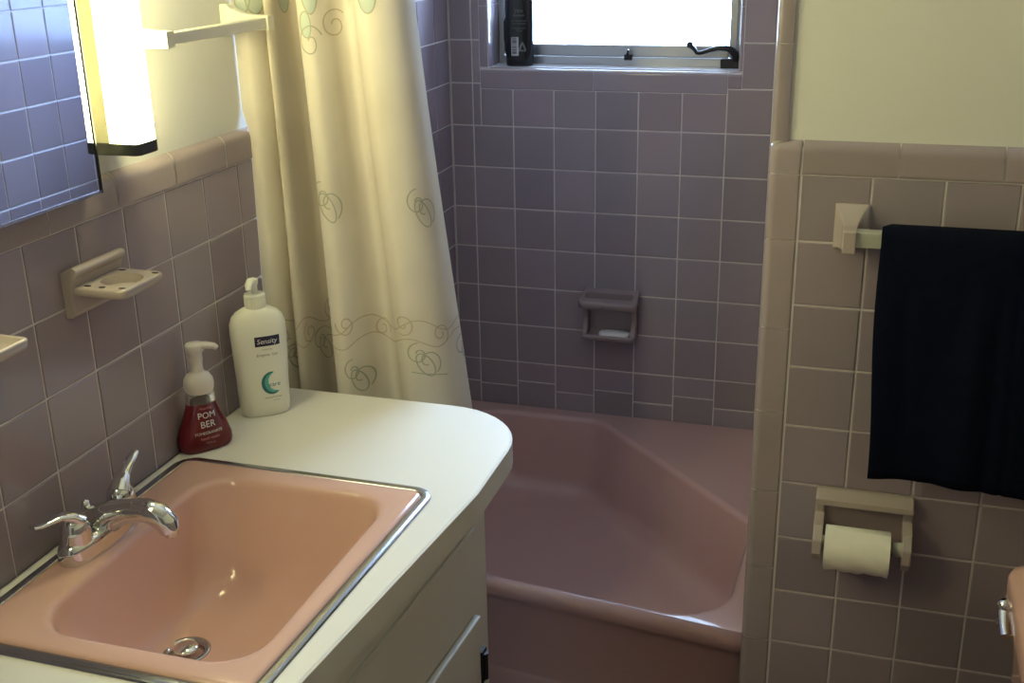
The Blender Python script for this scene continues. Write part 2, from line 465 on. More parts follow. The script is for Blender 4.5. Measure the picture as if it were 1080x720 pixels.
# grout core of the edge
mb.box(PX - .0018, PX + .0022, YP + .0002, YP + .004, 0, CAPT - .012, 1)
core = [(PX, YP + .001), (XE + .016, YP + .0005), (XE + .004, YP + .005), (XE + .0010, YP + .015), (XE + .0010, YP + .022)]
rings = [[(x, y, z) for x, y in core] for z in (0, CAPT - .012)]
n = len(core); mb.add(rings[0] + rings[1], [(i + 1, i, n + i, n + i + 1) for i in range(n - 1)], 1, False)
struct(mb.build('trim_2', [M['trimtile'], M['grout']]))
# narrow bullnose up the plaster corner above the cap
mb = MB()
for k in range(5):
    a, b = CAPT - .004 + k * .1525, min(CAPT - .004 + (k + 1) * .1525, TOPT)
    r = .009; prof = [(XE + .027, YP + .010), (XE + .027, YP + .0045), (XE + .025, YP + .003)]
    prof += [(XE + r - r * math.sin(t * PI / 12), YP + .003 + r - r * math.cos(t * PI / 12)) for t in range(7)] + [(XE, YP + .0205), (XE + .0015, YP + .021)]
    n = len(prof); rings = [[(x, y, z) for x, y in prof] for z in (a + .0007, b - .0007)]
    mb.add(rings[0] + rings[1], [(i + 1, i, n + i, n + i + 1) for i in range(n - 1)], 0, True, rt())
mb.box(XE + .004, XE + .020, YP + .006, YP + .012, CAPT - .01, H, 1)
struct(mb.build('trim_3', [M['trimtile'], M['plaster']]))

# right wall, wall behind the camera, floor, ceiling
mb = MB()
mb.box(XR + .010, XR + .12, YF, YP, 0, H, 0); mb.box(XR + .0017, XR + .010, YF, YP, 0, Z0, 1)
grid(mb, (XR, 0, 0), NY, Z, NX, -YP, -YP + .003, -YF, 0, Z0, mi=2)
struct(mb.build('wall_right', [M['plaster'], M['grout'], M['tile']]))
mb = MB(); mb.box(-.14, XR + .12, YF - .12, YF, 0, H, 0)
struct(mb.build('wall_front', [M['plaster']]))
mb = MB(); mb.box(.45, 1.35, YF - .002, YF + .03, 0, 2.08);  # unseen dark door, added to reduce fill light from behind the camera
for z_ in (.18, 1.0): 
    mb.box(.55, .87, YF + .03, YF + .038, z_, z_ + .72 + .2 * (z_ > .5)); mb.box(.93, 1.25, YF + .03, YF + .038, z_, z_ + .72 + .2 * (z_ > .5))
struct(mb.build('added_door_1', [M['paintwood']], bevel=.004))
mb = MB(); mb.box(-.14, XR + .12, YF - .12, YB + .15, H, H + .1, 0)
struct(mb.build('ceiling', [M['ceil']]))
mb = MB(); mb.box(-.14, XR + .12, YF - .12, YB + .15, -.1, -.002, 1)
nf = 26
for i in range(nf):
    for k in range(44):
        x0 = i * .06; y0 = YF + k * .065
        if x0 + .06 <= XR + .01 and y0 + .065 < YP + .12: tile_rect(mb, (0, 0, 0), X, Y, Z, x0, x0 + .06, y0, y0 + .065, 0, .0001)
struct(mb.build('floor', [M['floor'], M['grout']]))

# ------------------------------------------------------------------ window
FY = 2.893
win = MB()
def frame_rect(mb, x0, x1, z0, z1, w, y0, y1, wb=None):
    wb = wb or w
    mb.box(x0, x0 + w, y0, y1, z0, z1); mb.box(x1 - w, x1, y0, y1, z0, z1)
    mb.box(x0 + w, x1 - w, y0, y1, z0, z0 + wb); mb.box(x0 + w, x1 - w, y0, y1, z1 - w, z1)
frame_rect(win, WX0, WX1, WZ0, WZ1, .014, FY, FY + .05, .022)
wroot = struct(win.build('window_1', [M['alu']], bevel=.002))
mb = MB(); frame_rect(mb, WX0 + .015, WX1 - .015, WZ0 + .023, WZ1 - .015, .020, FY + .006, FY + .034, .030)
mb.build('window_sash', [M['alu']], wroot, bevel=.003)
mb = MB(); mb.box(WX0 + .034, WX1 - .034, FY + .018, FY + .023, WZ0 + .052, WZ1 - .034)
mb.build('window_glass', [M['glass']], wroot)
mb = MB()   # catch in the middle of the bottom rail
mb.box(.444, .464, FY - .007, FY + .006, WZ0 + .016, WZ0 + .030)
mb.tube([(.454, FY - .006, WZ0 + .024), (.454, FY - .014, WZ0 + .032), (.457, FY - .016, WZ0 + .044)], [.004, .004, .003], 10)
mb.build('window_latch', [M['darkmetal']], wroot, bevel=.001)
mb = MB()   # crank operator at the lower right corner
mb.box(.690, .741, FY - .022, FY + .002, WZ0 + .001, WZ0 + .024)
mb.tube([(.728, FY - .012, WZ0 + .02), (.726, FY - .020, WZ0 + .036), (.716, FY - .026, WZ0 + .047)], [.011, .010, .009], 12)
co = mb.build('window_crank', [M['darkmetal']], wroot, bevel=.003)
mb = MB()
mb.tube([(.720, FY - .024, WZ0 + .045), (.704, FY - .028, WZ0 + .052), (.684, FY - .028, WZ0 + .052), (.662, FY - .028, WZ0 + .046), (.640, FY - .030, WZ0 + .039), (.630, FY - .032, WZ0 + .040)], [.008, .0075, .006, .005, .0048, .0048], 10)
mb.tube([(.633, FY - .032, WZ0 + .039), (.628, FY - .038, WZ0 + .048), (.618, FY - .040, WZ0 + .058)], [.0048, .005, .0062], 10)
mb.sphere((.616, FY - .040, WZ0 + .060), .0085)
mb.build('crank_handle', [M['darkmetal']], co)
mb = MB()   # side catch on the left stile
mb.box(.126, .137, FY - .010, FY + .002, 1.305, 1.39)
mb.tube([(.131, FY - .010, 1.315), (.131, FY - .018, 1.335), (.131, FY - .018, 1.385)], .004, 8)
mb.build('window_lock', [M['darkmetal']], wroot, bevel=.002)

# ------------------------------------------------------------------ bathtub
mb = MB()
XT0, XT1 = .002, XE - .0025
YT1 = YB - .0025
def tub_outer(d):
    return [Vector((XT0, 1.958 + d)), Vector((.37, 1.918 + d)), Vector((XT1, 1.8555 + d)), Vector((XT1, YT1)), Vector((XT0, YT1))]
basin = [Vector((.065, 1.975)), Vector((.865, 1.895)), Vector((.878, 2.294)), Vector((.418, 2.756)), Vector((.065, 2.756))]
brad = [.09, .115, .05, .07, .08]
K = 8
def brounded(d, extra=0): return round_poly(offset_poly(basin, d), [max(.01, r + extra) for r in brad], K)
rin = .016
fill_between(mb, tub_outer(.020), brounded(-rin + .004, .012), RIM)
rings = []
for t in range(0, 7):
    a = t * PI / 12
    rings.append(at_z(brounded(-rin + .004 + rin * math.sin(a), .012 * (1 - t / 6)), RIM - rin * (1 - math.cos(a))))
for d, z, e in ((.012, .29, 0), (.024, .23, .005), (.036, .17, .01), (.043, .150, .012), (.055, .135, .02), (.072, .126, .02), (.095, .122, .02)):
    rings.append(at_z(brounded(d, e), z))
mb.loft(rings, 0, True, False, True)
rings = []
for t in range(0, 7):
    a = t * PI / 12
    rings.append(at_z(tub_outer(.020 * (1 - math.sin(a))), RIM - .018 * (1 - math.cos(a))))
for d, z in ((.0, .306), (.004, .298), (.012, .292), (.016, .280), (.018, .118), (.016, .113), (.010, .110), (.012, .0)):
    rings.append(at_z(tub_outer(d), z))
mb.loft(rings, 0, True, False, False, flip=True)
def crown(v):
    # the front rim is slightly crowned: it falls towards the room
    yin = 1.947 - .098 * (v.x - .37)
    if v.z > RIM - .025 and v.y < yin: v = Vector((v.x, v.y, v.z - .11 * (yin - v.y)))
    return v
mb.xform(crown)
tub = mb.build('bathtub', [M['tubpink']], origin=(.45, 2.33, 0), weld=True)
tag(tub, 'square pink enamel bathtub with a corner seat, set in the tiled alcove under the window', 'bathtub')

# ------------------------------------------------------------------ vanity cabinet
A, B = Vector((.405, .50)), Vector((.476, 1.615))
van = thing('vanity_cabinet', (.23, 1.05, 0), 'white painted vanity cabinet under the white countertop with the pink sink', 'cabinet')
mb = MB()
def prism(mb, P, z0, z1, mi=0):
    n = len(P); vs = [(p[0], p[1], z0) for p in P] + [(p[0], p[1], z1) for p in P]
    mb.add(vs, [(i, (i + 1) % n, n + (i + 1) % n, n + i) for i in range(n)] + [tuple(range(n))[::-1], tuple(range(n, 2 * n))], mi)
# carcass: side panels, back, bottom and face frame so that the sink bowl hangs free inside
fd = (B - A).normalized(); fn = Vector((fd.y, -fd.x))
def facept(t, out): return A + fd * t + fn * out
Lf = (B - A).length
def facebox(mb, t0, t1, z0, z1, o0, o1, mi=0):
    P = [facept(t0, o0), facept(t0, o1), facept(t1, o1), facept(t1, o0)]
    prism(mb, P, z0, z1, mi)
prism(mb, [(.004, .50), (.39, .50), (.391, .52), (.004, .52)], .0, .7597)
prism(mb, [(.004, 1.595), (.462, 1.595), (.463, 1.615), (.004, 1.615)], .0, .7597)
prism(mb, [(.004, .52), (.39, .52), (.458, 1.595), (.004, 1.595)], .08, .10)
prism(mb, [(.004, .52), (.012, .52), (.012, 1.595), (.004, 1.595)], .10, .7597)
for (t0, t1, z0, z1) in ((0, .03, .0, .7597), (Lf - .075, Lf, .0, .7597), (.03, Lf - .075, .655, .7597), (.03, Lf - .075, .48, .53), (.03, Lf - .075, .0, .10), (.53, .58, .1, .48)):
    facebox(mb, t0, t1, z0, z1, -.018, 0)
mb.build('carcass', [M['paint']], van, bevel=.0015)
mb = MB(); facebox(mb, .022, Lf - .054, .516, .674, .0, .006)
mb.build('false_drawer_front', [M['paint']], van, bevel=.0015)
for (t0, t1) in ((.022, .548), (.556, Lf - .060)):
    mb = MB(); facebox(mb, t0, t1, .06, .507, .0, .013)
    d = mb.build('cabinet_door', [M['paint']], van, bevel=.003)
    s = t0 < .3
    mb = MB(); q = facept(t1 - .04 if s else t0 + .04, .013); mb.lathe([(.006, 0), (.005, .010), (.013, .018), (.014, .024), (.008, .028)], (q.x, q.y, .40), axis='x')
    mb.build('door_knob', [M['chrome']], d)
    for zz in (.405, .13):
        mb = MB()
        ht = t0 - .002 if s else t1 + .002
        facebox(mb, ht - .010, ht + .010, zz - .032, zz + .032, .0005, .0165)
        q = facept(ht, .017); mb.tube([(q.x, q.y, zz - .026), (q.x, q.y, zz + .026)], .006, 10)
        mb.build('door_hinge', [M['darkmetal']], d, bevel=.001)

# ------------------------------------------------------------------ countertop
outer = [Vector((.002, .47)), Vector((.428, .47)), Vector((.527, 1.44)), Vector((.527, 1.747)), Vector((.002, 1.747))]
top = round_poly(outer, [.002, .03, .25, .165, .002], 10)
sink_out = [Vector((.020, .905)), Vector((.446, .903)), Vector((.467, 1.432)), Vector((.020, 1.434))]
hole = round_poly(offset_poly(sink_out, .014), .03, 6)
mb = MB()
er = .004
def inset_ring(P, d):
    n = len(P); out = []
    for i in range(n):
        a = (P[(i + 1) % n] - P[i - 1]).normalized(); out.append(P[i] + Vector((-a.y, a.x)) * d)
    return out
fill_between(mb, inset_ring(top, er), hole, CT)
mb.loft([at_z(top, CT - .045), at_z(top, CT - er * .5)], 1, True, False, False)
mb.loft([at_z(top, CT - er * .5), at_z(inset_ring(top, er), CT)], 0, True, False, False)
mb2 = MB(); fill_between(mb2, top, hole, CT - .045)
mb.add(mb2.v, [f[::-1] for f in mb2.f], 0)
mb.loft([at_z(hole, CT), at_z(hole, CT - .045)], 0, False, False, False)
ctop = mb.build('countertop', [M['white'], M['paint']])
tag(ctop, 'white laminate countertop with a rounded corner along the left wall', 'countertop')

# ------------------------------------------------------------------ sink
snk = thing('sink', (.235, 1.165, .64), 'pink rectangular drop-in sink with a steel rim in the white countertop', 'sink')
KS = 7
mb = MB()
so = lambda d: round_poly(offset_poly(sink_out, d), max(.004, .036 - d), KS)
bowl = [Vector((.104, .958)), Vector((.405, .960)), Vector((.410, 1.378)), Vector((.104, 1.372))]
bot = [Vector((.150, 1.075)), Vector((.315, 1.060)), Vector((.320, 1.265)), Vector((.150, 1.262))]
def lerp_poly(t): return [a.lerp(b, t) for a, b in zip(bowl, bot)]
rings = [at_z(so(.020), CT - .006), at_z(so(.0145), CT - .001), at_z(so(.0160), CT + .0040), at_z(so(.0185), CT + .0060), at_z(so(.024), CT + .0068)]
rings.append(at_z(so(.034), CT + .0066))
def rb(t, z, r, d=0): return at_z(round_poly(offset_poly(lerp_poly(t), d), r, KS), z)
rings += [rb(0, CT + .0062, .066, -.012), rb(0, CT + .0050, .064, -.006), rb(0, CT + .0015, .062, -.001), rb(0.02, CT - .004, .060), rb(.08, CT - .016, .058)]
rings += [rb(.24, CT - .05, .058), rb(.44, CT - .09, .058), rb(.62, CT - .118, .06), rb(.80, CT - .132, .06), rb(1.0, CT - .139, .05)]
dc = Vector((.187, 1.148))
br = round_poly(bot, .05, KS)
for t, z in ((.35, CT - .1425), (.7, CT - .1455)):
    rings.append([(*(Vector(p).lerp(dc + (Vector(p) - dc).normalized() * .030, t)), z) for p in br])
rings.append([(*(dc + (Vector(p) - dc).normalized() * .030), CT - .147) for p in br])
mb.loft(rings, 0, True, False, False)
# underside shell
under = [at_z(so(.020), CT - .006)] + [rb(0, CT - .008, .066, -.015), rb(.4, CT - .10, .06, -.015), rb(.9, CT - .155, .05, -.015)]
mb.loft(under, 0, True, False, True, flip=True)
mb.build('basin', [M['pink']], snk, weld=True)
mb = MB()
rings = [at_z(so(.0), CT + .0004), at_z(so(.0006), CT + .0022), at_z(so(.0022), CT + .0036), at_z(so(.006), CT + .0044), at_z(so(.012), CT + .0048), at_z(so(.0155), CT + .0042), at_z(so(.017), CT + .001)]
mb.loft(rings, 0, True, False, False)
mb.build('steel_rim', [M['steel']], snk)
dz = CT - .147
mb = MB(); mb.lathe([(.0335, dz - .004), (.0335, dz + .001), (.031, dz + .0025), (.026, dz + .0015), (.0225, dz - .004), (.0205, dz - .02)], (dc.x, dc.y, 0), cap0=False, cap1=False)
mb.lathe([(.021, dz - .019), (.0005, dz - .0195)], (dc.x, dc.y, 0), mi=1, cap0=False)
mb.build('drain_flange', [M['steel'], M['black']], snk)
mb = MB(); mb.lathe([(.006, dz - .018), (.006, dz + .001), (.0165, dz + .003), (.018, dz + .0055), (.016, dz + .008), (.009, dz + .0098), (.0005, dz + .0102)], (dc.x, dc.y, 0))
mb.build('pop_up_stopper', [M['chrome']], snk)

# ------------------------------------------------------------------ faucet
FC = Vector((.062, 1.163, CT + .0066))
fau = thing('faucet', FC, 'chrome two-handle faucet on the back ledge of the pink sink', 'faucet')
def capsule(cx, cy, lx, ly, n=28):
    out = []
    for i in range(n):
        a = 2 * PI * i / n; c, s = math.cos(a), math.sin(a)
        out.append(Vector((cx + lx * math.copysign(abs(c) ** .75, c), cy + ly * math.copysign(abs(s) ** .8, s))))
    return out
mb = MB(); rings = []
for k, dzz in ((1, 0), (1.0, .015), (.975, .021), (.91, .0258), (.80, .029), (.55, .031)):
    rings.append(at_z(capsule(FC.x, FC.y, .0285 * k, .081 * (1 - (1 - k) * .5)), FC.z + dzz))
mb.loft(rings, 0, True)
mb.build('base_plate', [M['chrome']], fau)
hubs = []
for sy in (-1, 1):
    hy = FC.y + sy * .0508
    mb = MB()
    mb.lathe([(.0215, .020), (.0215, .030), (.0210, .034), (.0205, .040), (.0190, .050), (.0150, .058), (.008, .063), (.0005, .0645)], (FC.x, hy, FC.z))
    hb = mb.build('handle_hub', [M['chrome']], fau)
    mb = MB()
    if sy < 0:
        pts = [(FC.x + .004, hy + .004, FC.z + .054), (FC.x, hy - .007, FC.z + .066), (FC.x - .005, hy - .020, FC.z + .071), (FC.x - .010, hy - .036, FC.z + .071), (FC.x - .014, hy - .050, FC.z + .072), (FC.x - .016, hy - .060, FC.z + .075)]
    else:
        pts = [(FC.x + .004, hy - .006, FC.z + .052), (FC.x + .001, hy + .004, FC.z + .064), (FC.x - .002, hy + .016, FC.z + .071), (FC.x - .006, hy + .032, FC.z + .075), (FC.x - .009, hy + .047, FC.z + .079), (FC.x - .010, hy + .058, FC.z + .084)]
    mb.tube(pts, [.015, .0130, .0098, .0082, .0082, .0064], 14, flat=[.8, .62, .5, .45, .42, .42])
    mb.build('lever', [M['chrome']], hb)
mb = MB()
pts = [(FC.x - .010, FC.y, FC.z + .012), (FC.x + .004, FC.y, FC.z + .030), (FC.x + .026, FC.y, FC.z + .043), (FC.x + .052, FC.y, FC.z + .052), (FC.x + .078, FC.y, FC.z + .056), (FC.x + .098, FC.y, FC.z + .052), (FC.x + .110, FC.y, FC.z + .041), (FC.x + .114, FC.y, FC.z + .030)]
mb.tube(pts, [.030, .0270, .0205, .0175, .0175, .0180, .0170, .0145], 18, flat=[.9, .9, .85, .85, .9, .95, .95, 1], up=(0, 1, 0))
mb.build('spout', [M['chrome']], fau)
mb = MB(); q = (FC.x + .115, FC.y, FC.z + .022)
mb.lathe([(.0085, 0), (.0098, .001), (.0098, .013)], q)
mb.build('aerator', [M['chrome']], fau)
mb = MB(); q = (FC.x - .020, FC.y, FC.z + .010)
mb.lathe([(.0028, 0), (.0028, .030), (.0055, .034), (.0072, .040), (.0055, .047), (.0005, .049)], q, 14)
mb.build('lift_rod', [M['chrome']], fau)

# ------------------------------------------------------------------ bottles
def frame2(cx, cy, ang, z):
    """local (a across the front, b out of the front, h up) -> world"""
    n = Vector((math.cos(ang), math.sin(ang))); w = Vector((-n.y, n.x))
    return lambda v: Vector((cx + w.x * v[0] + n.x * v[1], cy + w.y * v[0] + n.y * v[1], z + v[2]))
def superellipse(wx, wy, e, n=40):
    out = []
    for i in range(n):
        a = 2 * PI * i / n; c, s = math.cos(a), math.sin(a)
        out.append((wx * math.copysign(abs(c) ** (2 / e), c), wy * math.copysign(abs(s) ** (2 / e), s)))
    return out
def sect(levels, h):
    for (a, b) in zip(levels[:-1], levels[1:]):
        if a[0] <= h <= b[0]:
            t = (h - a[0]) / max(1e-9, b[0] - a[0]); return tuple(a[k] + (b[k] - a[k]) * t for k in range(1, 4))
    return levels[-1][1:] if h > levels[-1][0] else levels[0][1:]
def on_front(levels, a, h, off=.0006):
    wx, wy, e = sect(levels, h)
    q = min(.995, abs(a) / wx)
    return (a, wy * (1 - q ** e) ** (1 / e) + off, h)
def label_poly(mb, levels, quad, mi, off=.0005, nu=10, nv=6):
    """patch of the front surface, quad = (a0,a1,h0,h1)"""
    a0, a1, h0, h1 = quad; vs = []; fs = []
    for j in range(nv + 1):
        for i in range(nu + 1):
            vs.append(on_front(levels, a0 + (a1 - a0) * i / nu, h0 + (h1 - h0) * j / nv, off))
    for j in range(nv):
        for i in range(nu):
            p = j * (nu + 1) + i; fs.append((p, p + 1, p + nu + 2, p + nu + 1))
    mb.add(vs, fs, mi, True)
def label_text(mb, levels, body, size, a, h, mi, off=.0009, sx=1.0, shear=0.0):
    vs, fs = text_geo(body, size)
    mb.add([on_front(levels, a + v.x * sx + v.y * shear, h + v.y, off) for v in vs], fs, mi)

# lotion bottle
lc = (.060, 1.634); la = math.atan2(-.80, .60)
fx = frame2(lc[0], lc[1], la, CT + .0005)
lot = thing('lotion_bottle', (lc[0], lc[1], CT), 'tall cream lotion pump bottle with a navy label on the back corner of the countertop', 'bottle')
LV = [(0, .041, .023, 2.6), (.004, .0435, .0255, 2.6), (.02, .0445, .0265, 2.6), (.06, .0450, .0270, 2.6), (.11, .0470, .0275, 2.6), (.15, .0485, .0278, 2.6), (.168, .0480, .0275, 2.5), (.180, .0440, .0260, 2.4), (.188, .0370, .0235, 2.3), (.194, .0270, .0200, 2.1), (.198, .0175, .0165, 2.0)]
def levels_loft(mb, LV, mi=0, n=44, flip=False):
    mb.loft([[(p[0], p[1], h) for p in superellipse(wx, wy, e, n)] for h, wx, wy, e in LV], mi, True)
mb = MB(); levels_loft(mb, LV)
label_poly(mb, LV, (-.0105, .0325, .1325, .1505), 1)
label_text(mb, LV, 'Sensity', .0125, .011, .1412, 2, shear=.15)
label_text(mb, LV, 'Enzyme', .0072, .002, .1165, 3); label_text(mb, LV, 'Gel', .0072, .022, .1165, 3)
label_text(mb, LV, 'moisturizing', .0036, .010, .1265, 3)
# teal crescent
cen = (.013, .063); vs = []; fs = []
for i in range(25):
    t = PI * .42 + PI * 1.30 * i / 24
    ro, w = .0185, .0125 * math.sin(PI * i / 24) ** .7 + .0003
    for rr in (ro, ro - w * .45, ro - w):
        vs.append(on_front(LV, cen[0] + rr * math.cos(t), cen[1] + 1.15 * rr * math.sin(t), .0008))
fo = [(3 * i, 3 * i + 1, 3 * i + 4, 3 * i + 3) for i in range(24)]; fi = [(3 * i + 1, 3 * i + 2, 3 * i + 5, 3 * i + 4) for i in range(24)]
mb.add(vs, fo, 5); mb.add(vs, fi, 4)
label_text(mb, LV, 'care', .0115, .0175, .060, 5)
label_text(mb, LV, 'advanced formula', .0042, .013, .036, 3); label_text(mb, LV, '16 fl oz', .0036, .018, .030, 3)
mb.xform(fx); mb.build('bottle_body', [M['lotion'], M['navy'], M['wprint'], M['bprint'], M['tealc'], M['teald']], lot, recalc=False)
mb = MB(); mb.lathe([(.0178, .197), (.0180, .199), (.0180, .219), (.0170, .2215), (.0080, .222)])
for i in range(26):
    a = 2 * PI * i / 26; mb.tube([(.018 * math.cos(a), .018 * math.sin(a), .2), (.018 * math.cos(a), .018 * math.sin(a), .218)], .0009, 5)
mb.xform(fx); mb.build('pump_collar', [M['lotion']], lot)
mb = MB(); mb.lathe([(.0062, .2215), (.0062, .236), (.0075, .238), (.0085, .243), (.0075, .247), (.003, .249)], n=18)
# spout turned to the viewer
mb.tube([(0, 0, .2435), (-.005, .008, .246), (-.010, .019, .244), (-.012, .024, .235)], [.0085, .0078, .0062, .005], 12, flat=.75)
mb.xform(fx); mb.build('pump_head', [M['lotion']], lot)

# foaming soap bottle
sc = (.0345, 1.477); sa = math.atan2(-.60, .80)
fx = frame2(sc[0], sc[1], sa, CT + .0005)
soapb = thing('foam_soap_bottle', (sc[0], sc[1], CT), 'short flared bottle of red foaming hand soap behind the sink', 'bottle')
SV = [(0, .041, .019, 2.6), (.004, .0445, .0225, 2.6), (.012, .0462, .0240, 2.6), (.022, .0455, .0240, 2.5), (.04, .0395, .0225, 2.4), (.06, .0315, .0210, 2.2), (.074, .0268, .0200, 2.1), (.083, .0245, .0195, 2.0)]
mb = MB(); levels_loft(mb, SV)
label_text(mb, SV, 'Foaming', .0062, .0, .0765, 2, sx=.95)
for w, hh, sz in (('POM', .064, .0150), ('BER', .0485, .0160)): label_text(mb, SV, w, sz, 0, hh, 1, sx=.95)
label_text(mb, SV, 'POMEGRANATE', .0068, 0, .034, 1, sx=.95); label_text(mb, SV, 'hand wash', .0068, .001, .0250, 2, sx=1.1); label_text(mb, SV, '7.5 fl oz', .0050, .001, .0165, 2)
mb.xform(fx); mb.build('bottle_body', [M['redliq'], M['wprint'], M['pprint']], soapb)
mb = MB(); levels_loft(mb, [(.083, .0245, .0195, 2), (.092, .0240, .0200, 2), (.098, .0230, .0205, 2), (.102, .0200, .0195, 2)])
mb.xform(fx); tag(mb.build('bottle_neck', [M['clearp']], soapb), 'clear empty neck')
mb = MB(); mb.lathe([(.0215, .101), (.0235, .106), (.0245, .114), (.0235, .122), (.0195, .129), (.0130, .1335), (.0105, .137), (.0100, .150), (.0112, .154), (.0112, .168), (.0150, .171), (.0155, .180), (.0130, .184), (.0005, .186)])
mb.tube([(0, 0, .1785), (.016, .010, .180), (.027, .016, .178), (.031, .018, .174)], [.0095, .0080, .0064, .0052], 14, flat=.8)
mb.xform(fx); mb.build('pump', [M['pump']], soapb)

# black bottle on the window sill
bc = (.177, 2.853); fx = frame2(bc[0], bc[1], math.atan2(-.985, .17), WZ0 + .003)
blk = thing('shampoo_bottle', (bc[0], bc[1], WZ0 + .003), 'black shampoo bottle with a white barcode standing on the window sill', 'bottle')
BV = [(0, .033, .018, 3), (.004, .0355, .0205, 3), (.06, .0360, .0210, 3), (.13, .0365, .0210, 3), (.17, .0355, .0205, 2.8), (.185, .031, .0185, 2.5), (.195, .022, .0165, 2.1), (.2, .0155, .0150, 2)]
mb = MB(); levels_loft(mb, BV)
for (t, s_, h) in (('MEN', .011, .137), ('shampoo', .0085, .127), ('hair & body wash', .0062, .1135), ('2 in 1 daily clean', .0060, .1065), ('rinse thoroughly', .0060, .0955), ('300 ml', .006, .088)):
    label_text(mb, BV, t, s_, .001, h, 1, sx=.9)
label_poly(mb, BV, (-.020, -.001, .026, .073), 2, nu=4, nv=3)
yy = .031
while yy < .071:
    w = random.choice((.0008, .0014, .0022)); label_poly(mb, BV, (-.018, -.006, yy, yy + w), 0, off=.0009, nu=2, nv=1); yy += w + random.choice((.0010, .0016))
# recycling triangle beside the barcode
for k in range(3):
    a = 2 * PI * k / 3 + PI / 2; b = a + 2 * PI / 3
    p = (.009 + .010 * math.cos(a), .046 + .014 * math.sin(a)); q = (.009 + .010 * math.cos(b), .046 + .014 * math.sin(b))
    d = Vector((q[0] - p[0], q[1] - p[1])).normalized(); nn = Vector((-d.y, d.x)) * .0022
    vs = [on_front(BV, x_ + sg * nn.x, y_ + sg * nn.y, .0008) for (x_, y_) in (p, q) for sg in (-1, 1)]
    mb.add(vs, [(0, 2, 3, 1)], 1)
mb.xform(fx); mb.build('bottle_body', [M['black'], M['grey'], M['lgrey']], blk)
mb = MB(); mb.lathe([(.0150, .199), (.0155, .200), (.0155, .222), (.0140, .225), (.0005, .2255)]); mb.xform(fx)
mb.build('bottle_cap', [M['black']], blk, bevel=.0)

# ------------------------------------------------------------------ mirror cabinet and lamps
mir = thing('mirror', (.011, 1.03, 1.2740), 'wall mirror beside the glowing lamp, with a thin dark frame', 'mirror')
MY0, MY1, MZ0, MZ1 = .735, 1.314, 1.2740, 2.00
mb = MB(); mb.box(.0220, .0265, MY0 + .003, MY1 - .003, MZ0 + .004, MZ1 - .003); mb.build('mirror_glass', [M['mirror']], mir)
mb = MB(); mb.box(.0040, .0220, MY0 + .001, MY1 - .001, MZ0 + .001, MZ1 - .001); mb.build('cabinet_body', [M['housing']], mir)
mb = MB()
for a, b in ((MY1 - .003, MY1), (MY0, MY0 + .003)): mb.box(.0210, .0282, a, b, MZ0, MZ1)
mb.box(.0210, .0282, MY0 + .003, MY1 - .003, MZ1 - .003, MZ1)
tag(mb.build('mirror_frame', [M['black']], mir), 'thin black side frame')
mb = MB(); mb.box(.0210, .0282, MY0 + .003, MY1 - .003, MZ0, MZ0 + .004)
tag(mb.build('bottom_channel', [M['steel']], mir), 'grey metal bottom channel')

def lamp(y0, y1, label):
    zb, zt = 1.320, 2.06
    L = thing('wall_lamp', (.03, (y0 + y1) / 2, zb), label, 'lamp', 'lamps flanking the mirror')
    def sec(d):
        return round_poly(offset_poly([Vector((.024, y0)), Vector((.071, y0)), Vector((.071, y1)), Vector((.024, y1))], d), [.001, .010, .010, .001], 5)
    mb = MB(); mb.loft([at_z(sec(.0015), zb + .016), at_z(sec(.0015), zt - .016)], 0, False)
    mb.build('diffuser', [M['diff']], L)
    full = lambda d: round_poly(offset_poly([Vector((.002, y0)), Vector((.071, y0)), Vector((.071, y1)), Vector((.002, y1))], d), [.001, .010, .010, .001], 5)
    for a, b in ((zb, zb + .017), (zt - .017, zt)):
        mb = MB(); mb.loft([at_z(full(.001), a), at_z(full(0), a + .001), at_z(full(0), b - .001), at_z(full(.001), b)], 0, False); mb.build('end_cap', [M['lampcap']], L)
    mb = MB(); mb.box(-.0095, .024, y0 + .002, y1 - .002, zb + .016, zt - .016); mb.build('housing', [M['housing']], L)
lamp(1.346, 1.400, 'bright vertical fluorescent wall lamp with dark end caps at the mirror edge nearest the curtain')
lamp(.650, .704, 'vertical fluorescent wall lamp at the mirror side away from the curtain, outside the photo')

# ------------------------------------------------------------------ rail on the left wall above the tile
r = thing('towel_rail', (.0, 1.59, 1.47), 'cream square towel rail on the left wall between lamp and curtain', 'towel rail')
mb = MB(); mb.box(.056, .074, 1.455, 1.742, 1.462, 1.480); mb.build('bar', [M['rail']], r, bevel=.002)
for yc in (1.446, 1.742):
    mb = MB()
    n = 10
    rings = []
    for (xx, hy, z0, z1) in ((-.0095, .014, 1.450, 1.502), (.003, .014, 1.450, 1.502), (.010, .0125, 1.454, 1.494), (.028, .011, 1.458, 1.487), (.050, .010, 1.459, 1.484), (.078, .010, 1.459, 1.483)):
        rings.append([(xx, yc - hy, z0), (xx, yc + hy, z0), (xx, yc + hy, z1), (xx, yc - hy, z1)])
    mb.loft(rings, 0, False); mb.build('rail_post', [M['rail']], r, bevel=.003)

